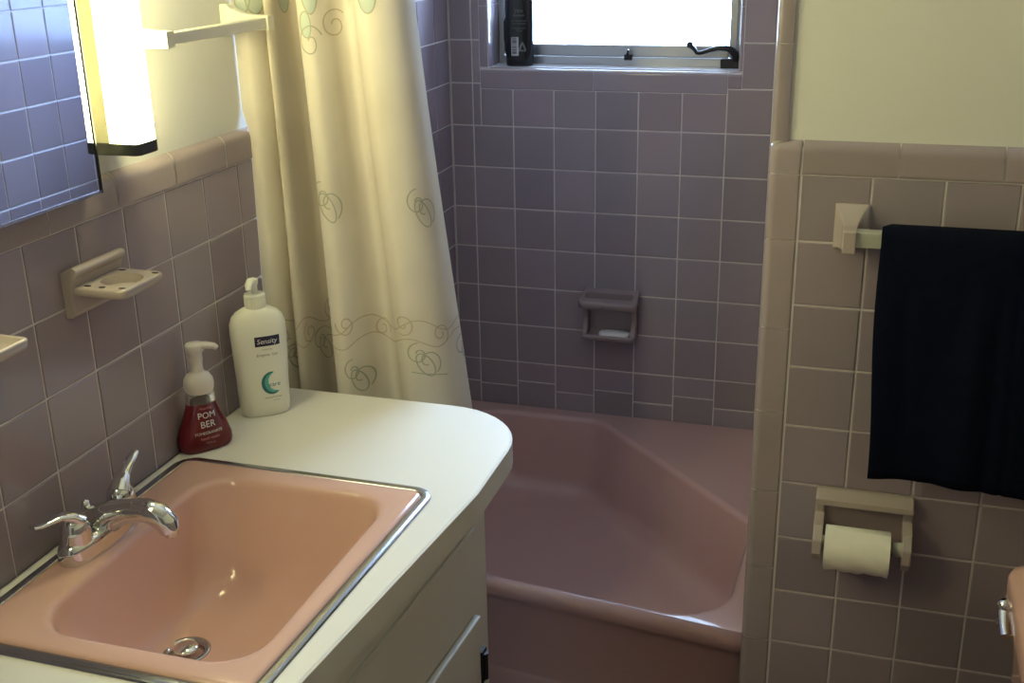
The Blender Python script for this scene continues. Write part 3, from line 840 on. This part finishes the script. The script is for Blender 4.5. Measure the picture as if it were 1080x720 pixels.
# ------------------------------------------------------------------ dishes on the left wall
def wall_dish(yc, kind, label):
    D = thing('toothbrush_holder' if kind == 'cup' else 'soap_dish', (0, yc, 1.11), label, 'toothbrush holder' if kind == 'cup' else 'soap dish')
    mb = MB()
    prof = [(.0, 1.110), (.012, 1.112), (.014, 1.118), (.013, 1.142), (.015, 1.152), (.020, 1.168), (.027, 1.176), (.026, 1.182), (.020, 1.185), (.012, 1.183), (.0, 1.176)]
    hw = .056
    rings = [[(x, y, z) for x, z in prof] for y in (yc - hw, yc - hw + .001, yc + hw - .001, yc + hw)]
    mb.loft(rings, 0, False, flip=True); mb.build('back_plate', [M['ceramic']], D, bevel=.003, recalc=True)
    x0, x1 = .012, .095
    y0, y1 = yc - .051, yc + .051
    zt = 1.156
    mb = MB()
    body = [Vector((x0, y0)), Vector((x1, y0 + .002)), Vector((x1, y1 - .002)), Vector((x0, y1))]
    ro = lambda d: round_poly(offset_poly(body, d), [.002, .010, .010, .002], 4)
    if kind == 'cup':
        cx, cy = .057, yc
        hole_ = [Vector((cx + .0295 * math.cos(2 * PI * i / 28), cy + .0295 * math.sin(2 * PI * i / 28))) for i in range(28)]
        # top face with a round hole and a shallow well below it
        fill_between(mb, ro(.003), hole_, zt)
        mb.loft([at_z(ro(.006), zt - .015), at_z(ro(.001), zt - .011), at_z(ro(0), zt - .003), at_z(ro(.0008), zt - .001), at_z(ro(.003), zt)], 0, True, True, False)
        mb.loft([at_z(hole_, zt), at_z([Vector((cx, cy)) + (p - Vector((cx, cy))) * .97 for p in hole_], zt - .005), at_z([Vector((cx, cy)) + (p - Vector((cx, cy))) * .93 for p in hole_], zt - .013)], 0, True, False, True)
        for (px_, py_, rr, ll) in ((.084, yc - .038, .0036, .0052), (.054, yc - .041, .0036, .0052), (.030, yc - .040, .0036, .0055), (.086, yc + .038, .0036, .0052), (.030, yc + .040, .0036, .0055)):
            ov = [Vector((px_ + ll * math.cos(2 * PI * i / 14), py_ + rr * math.sin(2 * PI * i / 14))) for i in range(14)]
            mb.add(at_z(ov, zt + .0002), [tuple(range(14))], 1)
    else:
        ri = lambda d, z: at_z(round_poly(offset_poly(body, d), .012, 4), z)
        rr_ = [at_z(round_poly(offset_poly(body, d), .010, 4), z) for d, z in ((.006, zt - .015), (.001, zt - .011), (0, zt - .002), (.001, zt), (.004, zt + .001), (.007, zt - .001), (.009, zt - .006), (.016, zt - .0090), (.030, zt - .0095))]
        mb.loft(rr_, 0, True)
    mb.build('shelf', [M['ceramic'], M['black']], D, bevel=.0)
wall_dish(1.290, 'cup', 'pinkish ceramic toothbrush and cup holder on the tiles left of the lotion bottle')
wall_dish(1.005, 'soap', 'pinkish ceramic soap dish on the tiles above the faucet, cut by the photo edge')

# ------------------------------------------------------------------ soap dish with grab bar on the back wall
nd_ = thing('soap_dish', (.438, YB, .57), 'mauve ceramic soap dish with a grab bar on the back wall above the bathtub', 'soap dish')
xa, xb = .362, .514
mb = MB(); mb.box(xa + .004, xb - .004, YB - .004, YB + .003, .572, .690); mb.build('back_plate', [M['mauveceramic']], nd_, bevel=.002)
mb = MB()   # grab bar: loop standing out from the wall
loopP = [Vector((xa - .004, YB - .066)), Vector((xb + .004, YB - .066)), Vector((xb - .002, YB + .002)), Vector((xa + .002, YB + .002))]
slot = round_poly([Vector((xa + .012, YB - .046)), Vector((xb - .012, YB - .046)), Vector((xb - .012, YB - .021)), Vector((xa + .012, YB - .021))], .008, 4)
ol = lambda d: round_poly(offset_poly(loopP, d), [.014, .014, .002, .002], 4)
fill_between(mb, ol(.003), slot, .691)
mb.loft([at_z(ol(.003), .670), at_z(ol(0), .673), at_z(ol(0), .688), at_z(ol(.003), .691)], 0, True, False, False)
m2 = MB(); fill_between(m2, ol(.003), slot, .670); mb.add(m2.v, [f[::-1] for f in m2.f])
mb.loft([at_z(slot, .691), at_z(slot, .670)], 0, False, False, False)
mb.xform(lambda v: Vector((v.x, v.y, v.z + .010 - .32 * (YB - v.y))))
mb.build('grab_bar', [M['mauveceramic']], nd_, weld=True)
for s_ in (0, 1):
    mb = MB(); u = xa + .004 if s_ == 0 else xb - .018
    rings = [[(u, YB + .002, z), (u + .014, YB + .002, z), (u + .014, YB - d, z), (u, YB - d, z)] for z, d in ((.579, .052), (.60, .034), (.63, .030), (.662, .044))]
    mb.loft(rings, 0, True, flip=True); mb.build('side_arm', [M['mauveceramic']], nd_, bevel=.002, recalc=True)
mb = MB()
tr = [Vector((xa + .004, YB - .062)), Vector((xb - .004, YB - .062)), Vector((xb - .004, YB + .002)), Vector((xa + .004, YB + .002))]
tp = lambda d: round_poly(offset_poly(tr, d), [.014, .014, .003, .003], 4)
mb.loft([at_z(tp(.008), .571), at_z(tp(.002), .575), at_z(tp(0), .583), at_z(tp(.003), .588), at_z(tp(.007), .587), at_z(tp(.010), .581), at_z(tp(.014), .578)], 0, True)
mb.build('tray', [M['mauveceramic']], nd_)
mb = MB()
sp_ = [Vector((.412, YB - .058)), Vector((.496, YB - .058)), Vector((.496, YB - .016)), Vector((.412, YB - .016))]
spr = lambda d: round_poly(offset_poly(sp_, d), .018, 5)
mb.loft([at_z(spr(.006), .5785), at_z(spr(.001), .583), at_z(spr(0), .589), at_z(spr(.002), .592), at_z(spr(.009), .595), at_z(spr(.017), .596)], 0, True)
so_ = mb.build('soap_bar', [M['soap']]); tag(so_, 'white worn bar of soap lying in the mauve dish above the bathtub', 'soap')

# ------------------------------------------------------------------ towel bar and towel on the partition
tb = thing('towel_bar', (1.25, YP, 1.15), 'pale square towel bar with ceramic posts holding the navy towel', 'towel bar')
mb = MB(); mb.box(1.04, 1.47, YP - .070, YP - .045, 1.137, 1.162); mb.build('bar', [M['railgreen']], tb, bevel=.002)
for s_, xc in ((1, 1.036), (-1, 1.474)):
    mb = MB()
    st = [(.002, 1.010, 1.062, 1.116, 1.191), (-.006, 1.010, 1.062, 1.116, 1.191), (-.010, 1.012, 1.060, 1.119, 1.188),
          (-.020, 1.017, 1.054, 1.122, 1.180), (-.034, 1.022, 1.049, 1.124, 1.172), (-.050, 1.025, 1.046, 1.126, 1.167), (-.078, 1.025, 1.046, 1.128, 1.165), (-.080, 1.027, 1.044, 1.130, 1.163)]
    rings = []
    for dy, a, b, c, d in st:
        aa, bb = (a, b) if s_ > 0 else (2 * 1.255 - b, 2 * 1.255 - a)
        rings.append([(aa, YP + dy, c), (bb, YP + dy, c), (bb, YP + dy, d), (aa, YP + dy, d)])
    mb.loft(rings, 0, False); mb.build('bar_post', [M['ceramic']], tb, bevel=.002, recalc=True)

def towel():
    mb = MB()
    x0, x1 = 1.082, 1.425
    NXs = 60
    yc, zc, rr = YP - .0575, 1.148, .0190
    path = []
    for k in range(26): path.append((-rr - .001, -.388 + .388 * k / 25))        # front, bottom to top (local y offset, z offset)
    for k in range(1, 9): a = PI - PI * k / 9; path.append((rr * math.cos(a), rr * .95 * math.sin(a) + .0))
    for k in range(22): path.append((rr + .001, -.340 * k / 21))
    def P(u, k, th):
        dy, dz = path[k]
        x = x0 + (x1 - x0) * u
        h = max(0, -dz)
        side = -1 if dy < 0 else 1
        wav = .006 * math.sin(9 * u + 1.2) * min(1, h / .25) + .0035 * math.sin(23 * u + 4 * h)
        dyy = dy + side * th
        if side < 0: dyy += -abs(wav) * min(1, h / .1) - .010 * min(1, h / .35)
        else: dyy = min(dyy + wav * .3 * min(1, h / .1), .042)
        dzz = dz + (th if h == 0 else 0) + .004 * math.sin(5 * u + .5) * (1 if k < 3 else 0) - .006 * u * (1 if k < 2 else 0)
        x += .010 * (h / .4) * (1 - u) * (1 if side < 0 else 0) + .003 * math.sin(14 * h + 3) + (.014 * (1 - u) if side > 0 else 0)
        # soft vertical crease where the towel was folded
        cr = math.exp(-((u - .60) / .012) ** 2)
        dyy += (.004 * cr if side < 0 else 0); dzz -= .006 * cr if h < .01 else 0
        return (x, yc + dyy, zc + dzz)
    K_ = len(path)
    for th, fl in ((0.007, False), (0.0005, True)):
        vs = [P(i / NXs, k, th) for k in range(K_) for i in range(NXs + 1)]
        fs = [(k * (NXs + 1) + i, k * (NXs + 1) + i + 1, (k + 1) * (NXs + 1) + i + 1, (k + 1) * (NXs + 1) + i) for k in range(K_ - 1) for i in range(NXs)]
        mb.add(vs, [f[::-1] for f in fs] if fl else fs, 0, True)
    n1 = K_ * (NXs + 1)
    def rim(a, b, flip):
        q = (a, b, b + n1, a + n1); mb.f.append(q if flip else q[::-1]); mb.m.append(0); mb.s.append(True); mb.t.append(0.0)
    for i in range(NXs): rim(i, i + 1, False); rim((K_ - 1) * (NXs + 1) + i, (K_ - 1) * (NXs + 1) + i + 1, True)
    for k in range(K_ - 1): rim(k * (NXs + 1), (k + 1) * (NXs + 1), True); rim(k * (NXs + 1) + NXs, (k + 1) * (NXs + 1) + NXs, False)
    o = mb.build('towel', [M['towel']], recalc=True)
    return o
tag(towel(), 'dark navy bath towel folded over the bar on the tiled partition', 'towel')

# ------------------------------------------------------------------ toilet paper holder and roll
hx0, hx1, hz0, hz1 = 1.016, 1.177, .580, .687
th_ = thing('toilet_paper_holder', (1.096, YP, .575), 'pinkish ceramic toilet paper holder on the partition below the navy towel', 'toilet paper holder')
mb = MB(); mb.box(hx0 + .014, hx1 - .014, YP - .005, YP + .003, hz0 + .004, hz1 - .012)
tag(mb.build('back_plate', [M['mauveceramic']], th_, bevel=.002), 'mauve back plate')
mb = MB(); rings = []
for (dy, a, b) in ((.003, hz1 - .020, hz1), (-.008, hz1 - .020, hz1), (-.020, hz1 - .024, hz1 - .008), (-.024, hz1 - .024, hz1 - .014)):
    rings.append([(hx0, YP + dy, a), (hx1, YP + dy, a), (hx1, YP + dy, b), (hx0, YP + dy, b)])
mb.loft(rings, 0, False); mb.build('top_rail', [M['ceramic']], th_, bevel=.003, recalc=True)
for s_ in (0, 1):
    u = hx0 if s_ == 0 else hx1 - .016
    mb = MB()
    rings = [[(u, YP + .003, z), (u + .016, YP + .003, z), (u + .016, YP - d, z), (u, YP - d, z)] for z, d in ((hz0 - .004, .060), (hz0 + .014, .074), (hz0 + .040, .074), (hz0 + .058, .052), (hz0 + .064, .016), (hz1 - .015, .014))]
    mb.loft(rings, 0, False, flip=True); mb.build('side_arm', [M['ceramic']], th_, bevel=.003, recalc=True)
RC = (YP - .058, .603)
mb = MB(); mb.lathe([(.0085, hx0 + .014), (.0085, hx1 - .030), (.0125, hx1 - .030), (.0125, hx1 - .014)], (0, RC[0], RC[1] + .0108), axis='x', n=20)
mb.build('roller', [M['railgreen']], th_)
mb = MB()
rx0, rx1 = hx0 + .020, hx1 - .034
prof = [(.0195, rx0), (.0360, rx0 + .0003), (.0372, rx0 + .0015), (.0372, rx1 - .0015), (.0360, rx1 - .0003), (.0195, rx1)]
mb.lathe(prof, (0, RC[0], RC[1]), axis='x', n=40, cap0=False, cap1=False)
mb.lathe([(.0195, rx1), (.0195, rx0)], (0, RC[0], RC[1]), axis='x', n=40, mi=1, cap0=False, cap1=False)
# loose wrinkled end sheet wrapping the front of the roll
vs = []; fs = []
for k in range(14):
    a = math.radians(100 + 150 * k / 13)
    for i in range(31):
        x = rx0 + .001 + (rx1 - rx0 - .002) * i / 30
        rr = .0382 + (.0010 * math.sin(i * .9 + k) + .0012 * math.sin(i * .37 - k * .8)) * (k / 13) ** 2 + .001 * (k / 13)
        vs.append((x, RC[0] + rr * math.cos(a), RC[1] + rr * math.sin(a)))
for k in range(13):
    for i in range(30): fs.append((k * 31 + i, k * 31 + i + 1, (k + 1) * 31 + i + 1, (k + 1) * 31 + i))
mb.add(vs, [f[::-1] for f in fs], 0, True)
tag(mb.build('toilet_paper_roll', [M['paper'], M['card']]), 'small off-white toilet paper roll hanging in the ceramic holder', 'toilet paper')

# ------------------------------------------------------------------ toilet
toi = thing('toilet', (1.28, 1.295, 0), 'pink porcelain toilet with a chrome flush lever at the right edge', 'toilet')
def rrect(x0, x1, y0, y1, r, k=5): return round_poly([Vector((x0, y0)), Vector((x1, y0)), Vector((x1, y1)), Vector((x0, y1))], r, k)
mb = MB()
rings = [at_z(rrect(1.335, 1.500, 1.09, 1.50, .03), .385), at_z(rrect(1.318, 1.508, 1.065, 1.525, .035), .40), at_z(rrect(1.303, 1.510, 1.058, 1.533, .04), .701)]
mb.loft(rings, 0, True); mb.build('tank', [M['pink']], toi)
mb = MB()
q = lambda d: rrect(1.288 + d, 1.515, 1.045 + d, 1.547 - d, .035)
mb.loft([at_z(q(.006), .700), at_z(q(.001), .704), at_z(q(0), .710), at_z(q(0), .740), at_z(q(.003), .748), at_z(q(.012), .753), at_z(q(.03), .754)], 0, True); mb.build('tank_lid', [M['pink']], toi)
mb = MB()
mb.lathe([(.017, -.012), (.017, -.018), (.013, -.023), (.009, -.026), (.009, -.040)], (1.318, 1.486, .688), axis='x', n=18)
mb.tube([(1.288, 1.494, .704), (1.286, 1.482, .697), (1.286, 1.468, .690), (1.287, 1.452, .684)], [.0100, .009, .0085, .0085], 12, flat=.7)
mb.sphere((1.287, 1.495, .706), .0115); mb.sphere((1.286, 1.487, .684), .0105)
mb.build('flush_lever', [M['chrome']], toi, recalc=True)
def egg(cx, w, l, n=36):
    out = []
    for i in range(n):
        a = 2 * PI * i / n; c, s = math.cos(a), math.sin(a)
        out.append(Vector((cx + l * c * (1.0 if c > 0 else 1.12), 1.295 + w * s * (1 - .12 * (-c if c < 0 else 0)))))
    return out
mb = MB(); rings = [at_z(egg(1.16, .11, .20), .0), at_z(egg(1.16, .105, .19), .04), at_z(egg(1.15, .10, .17), .16), at_z(egg(1.09, .14, .21), .28), at_z(egg(1.07, .18, .235), .36), at_z(egg(1.07, .185, .24), .385)]
for k, z in ((.82, .385), (.72, .34), (.45, .24), (.1, .20)):
    rings.append(at_z([Vector((1.05, 1.295)) + (p - Vector((1.07, 1.295))) * k for p in egg(1.07, .185, .24)], z))
mb.loft(rings, 0, True); mb.build('bowl', [M['pink']], toi)
mb = MB(); rings = [at_z(egg(1.07, .183 * k, .238 * k), z) for k, z in ((.98, .388), (1, .394), (1, .402), (.97, .407), (.7, .409))]
mb.loft(rings, 0, True); mb.build('seat_cover', [M['pink']], toi)

# ------------------------------------------------------------------ shower curtain and rod
# (fraction across, offset towards the tub); position interpolated, folds deepen downwards
KN = [(0.0012, -.006), (.012, -.012), (.024, -.013), (.036, .002), (.044, .024), (.049, .006), (.054, -.013), (.061, -.013), (.0655, -.004), (.067, .016), (.0685, .038), (.072, .058), (.080, .069), (.094, .070), (.104, .060), (.1085, .032), (.111, .0),
      (.118, -.016), (.136, -.022), (.148, -.016), (.160, .002), (.172, .026), (.186, .034), (.202, .022), (.218, -.002), (.238, -.018), (.258, -.020), (.276, -.014), (.289, -.004), (.298, .010), (.303, .028), (.306, .052)]
ZT, ZBm = 1.93, .26
def crom(t):
    n = len(KN) - 1; f = t * n; i = min(int(f), n - 1); u = f - i
    p = [KN[max(0, min(n, i + d))] for d in (-1, 0, 1, 2)]
    r_ = []
    for c in (0, 1):
        a, b, cc, d = (q[c] for q in p)
        r_.append(.5 * ((2 * b) + (-a + cc) * u + (2 * a - 5 * b + 4 * cc - d) * u * u + (-a + 3 * b - 3 * cc + d) * u ** 3))
    return r_
def curtain_pt(t, z, off=0.0):
    def raw(t):
        x, d = crom(t)
        v = min(.78, 1.5 - z)
        wx = .93 + .24 * max(-.6, v) + .06 * max(0, v) ** 2
        amp = .70 + .42 * max(0, min(1.2, (1.93 - z)))
        xx = .0003 + (x - .0012) * wx * .99
        xx -= .0095 * max(0, 1 - x / .03) * max(0, min(1, (z - 1.28) / .04))
        y = 1.772 + .25 * min(xx, .36) + d * amp + .004 * math.sin(6 * z + 9 * x)
        return Vector((xx, y, z))
    p = raw(t)
    if off:
        a = raw(min(1, t + .004)) - raw(max(0, t - .004)); n = Vector((a.y, -a.x, 0)).normalized()
        p = p + n * off
    return p
mb = MB()
NT, NZ = 240, 60
vs = [curtain_pt(i / NT, ZT + (ZBm - ZT) * k / NZ) for k in range(NZ + 1) for i in range(NT + 1)]
fs = [(k * (NT + 1) + i, (k + 1) * (NT + 1) + i, (k + 1) * (NT + 1) + i + 1, k * (NT + 1) + i + 1) for k in range(NZ) for i in range(NT)]
mb.add(vs, fs, 0, True)
def t_of_x(x, z):
    lo, hi = 0, 1
    for _ in range(30):
        m_ = (lo + hi) / 2
        if curtain_pt(m_, z).x < x: lo = m_
        else: hi = m_
    return lo
def stitch(poly, w, mi, off=.0012):
    """embroidered line: poly in (t-shift along cloth metres, z)"""
    vs = []; n = len(poly)
    for k, (t, z) in enumerate(poly):
        a = poly[max(0, k - 1)]; b = poly[min(n - 1, k + 1)]
        d = Vector(((b[0] - a[0]) * .55, b[1] - a[1]));
        if d.length < 1e-6: d = Vector((1, 0))
        d.normalize(); nn = Vector((-d.y, d.x)) * w / 2
        for sg in (-1, 1):
            vs.append(curtain_pt(max(0, min(1, t + sg * nn.x / .55)), z + sg * nn.y, off))
    fs = [(2 * k, 2 * k + 1, 2 * k + 3, 2 * k + 2) for k in range(n - 1)]
    # orient towards the room
    fs2 = []
    for f in fs:
        nv = (vs[f[1]] - vs[f[0]]).cross(vs[f[3]] - vs[f[0]]); fs2.append(f if nv.y < 0 else f[::-1])
    mb.add(vs, fs2, mi, True)
CW = .55     # cloth metres per unit t (approx)
def curl(t0, z0, s, mi, ph=0, mir=1, turns=1.35, w=.0024, r0=.020):
    pts = []
    for k in range(36):
        u = k / 35; r_ = r0 * s * (1 - .8 * u); a = ph + mir * turns * 2 * PI * u
        pts.append((t0 + mir * r_ * math.cos(a) / CW, z0 + 1.25 * r_ * math.sin(a)))
    stitch(pts, w, mi)
def wave(t0, t1, z0, amp, n, mi, w=.0022, ph=0):
    pts = [(t0 + (t1 - t0) * k / (24 * n), z0 + amp * math.sin(ph + 2 * PI * n * k / (24 * n))) for k in range(24 * n + 1)]
    stitch(pts, w, mi)
def leaf(t0, z0, s, mi, fill=None, ang=0):
    pts = []
    for k in range(29):
        a = 2 * PI * k / 28; x_ = .009 * s * math.cos(a); y_ = .020 * s * math.sin(a)
        pts.append((t0 + (x_ * math.cos(ang) - y_ * math.sin(ang)) / CW, z0 + x_ * math.sin(ang) + y_ * math.cos(ang)))
    if fill is not None:
        vs = [curtain_pt(max(0, min(1, t)), z, .0009) for t, z in pts[:-1]]; c = curtain_pt(t0, z0, .0009); m_ = len(vs)
        mb.add(vs + [c], [(i, m_, (i + 1) % m_) for i in range(m_)], fill, True)
    stitch(pts, .0024, mi)
def tx(x, z): return t_of_x(x, z)
# top row of sage leaves
for x_ in (.012, .030, .062, .130, .225):
    leaf(tx(x_, 1.505), 1.516, 1.7, 1, 3)
# upper curls
curl(tx(.128, 1.44), 1.435, 1.25, 1, .4, 1); curl(tx(.155, 1.46), 1.462, 1.1, 2, 2.4, -1); leaf(tx(.122, 1.47), 1.465, 1.1, 1, 3)
# middle motif
def figure(x_, z_, s=1.0, mi=1):
    t = tx(x_, z_)
    leaf(t + .012, z_ - .010, 1.0 * s, mi, None, .35); curl(t - .004, z_ + .012, .75 * s, mi, 1.5, 1, 1.2); curl(t + .020, z_ - .004, .9 * s, mi, -1.0, 1, .9)
figure(.128, 1.155, 1.4); figure(.290, 1.14, 1.35)
# border band: tan scrolling vines and hanging sage flowers
zb = .905
wave(.02, .99, zb + .012, .014, 5, 2); wave(.02, .99, zb - .020, .010, 6, 2, ph=2.0)
for k in range(9):
    curl(.07 + k * .105, zb + (.018 if k % 2 else -.006), .9, 2, .6 * k, 1 if k % 2 else -1)
for x_, dz_ in ((.040, -.05), (.075, -.045), (.162, -.085), (.285, -.052), (.365, -.06)):
    figure(x_ * 1.0, zb + dz_, 1.2)
stitch([(tx(.262, zb) + k * .006, zb - .075 - .0008 * k) for k in range(18)], .0022, 1)
cur = mb.build('shower_curtain', [M['curtain'], M['thread_green'], M['thread_tan'], M['thread_fill']], origin=(.16, 1.83, ZBm))
tag(cur, 'cream shower curtain with sage scroll embroidery, drawn to the left wall', 'curtain')
rod = thing('curtain_rod', (.45, 1.858, 1.965), 'chrome shower curtain rod across the alcove opening', 'curtain rod')
mb = MB(); mb.tube([(.004, 1.858, 1.965), (XE - .004, 1.858, 1.965)], .0125, 20); mb.build('rod', [M['chrome']], rod)
for x_, s_ in ((-.0005, 1), (XE + .0005, -1)):
    mb = MB(); mb.lathe([(.030, 0), (.030, .004 * s_), (.020, .010 * s_), (.014, .022 * s_)] if s_ > 0 else [(.014, -.022), (.020, -.010), (.030, -.004), (.030, 0)], (x_, 1.858, 1.965), axis='x', n=24)
    mb.build('rod_flange', [M['chrome']], rod, recalc=True)

# ------------------------------------------------------------------ world, lights, camera
w = bpy.data.worlds.new('sky'); S.world = w; w.use_nodes = True
nt = w.node_tree; bg = nt.nodes['Background']
bg.inputs[0].default_value = (.50, .69, 1.0, 1); bg.inputs[1].default_value = 35.0
ld = bpy.data.lights.new('window_daylight_portal', 'AREA'); ld.shape = 'RECTANGLE'; ld.size = WX1 - WX0; ld.size_y = WZ1 - WZ0
ld.cycles.is_portal = True
lo = bpy.data.objects.new('window_daylight_portal', ld); COL.objects.link(lo)
lo.location = ((WX0 + WX1) / 2, FY + .06, (WZ0 + WZ1) / 2); lo.rotation_euler = (-PI / 2, 0, 0)

cam = bpy.data.cameras.new('camera'); co = bpy.data.objects.new('camera', cam); COL.objects.link(co)
cam.sensor_fit = 'HORIZONTAL'; cam.sensor_width = 36; cam.lens = 1187.470 / 1080 * 36
cam.shift_x = -(541.9936 - 540) / 1080; cam.shift_y = (338.8834 - 360) / 1080
cam.clip_start = .02
r_ = Vector((0.955889529932366, 0.29320470727996034, -0.017498748371040176))
u_ = Vector((-0.0815098024779193, 0.32202572503115834, 0.9432155557019654))
f_ = Vector((-0.2821902880428219, 0.9001835546415129, -0.3317200767021491))
m = Matrix.Identity(4)
for i in range(3): m[i][0], m[i][1], m[i][2] = r_[i], u_[i], -f_[i]
m.translation = Vector((1.0411265, 0, 1.617965))
co.matrix_world = m
S.camera = co
S.view_settings.view_transform = 'Standard'; S.view_settings.look = 'None'; S.view_settings.gamma = 1
S.view_settings.use_curve_mapping = False
S.view_settings.exposure = 0.1
try:
    S.cycles.use_denoising = True
    S.cycles.max_bounces = 10; S.cycles.diffuse_bounces = 5; S.cycles.glossy_bounces = 5; S.cycles.transmission_bounces = 8
    S.cycles.caustics_reflective = True; S.cycles.sample_clamp_indirect = 6
except Exception: pass
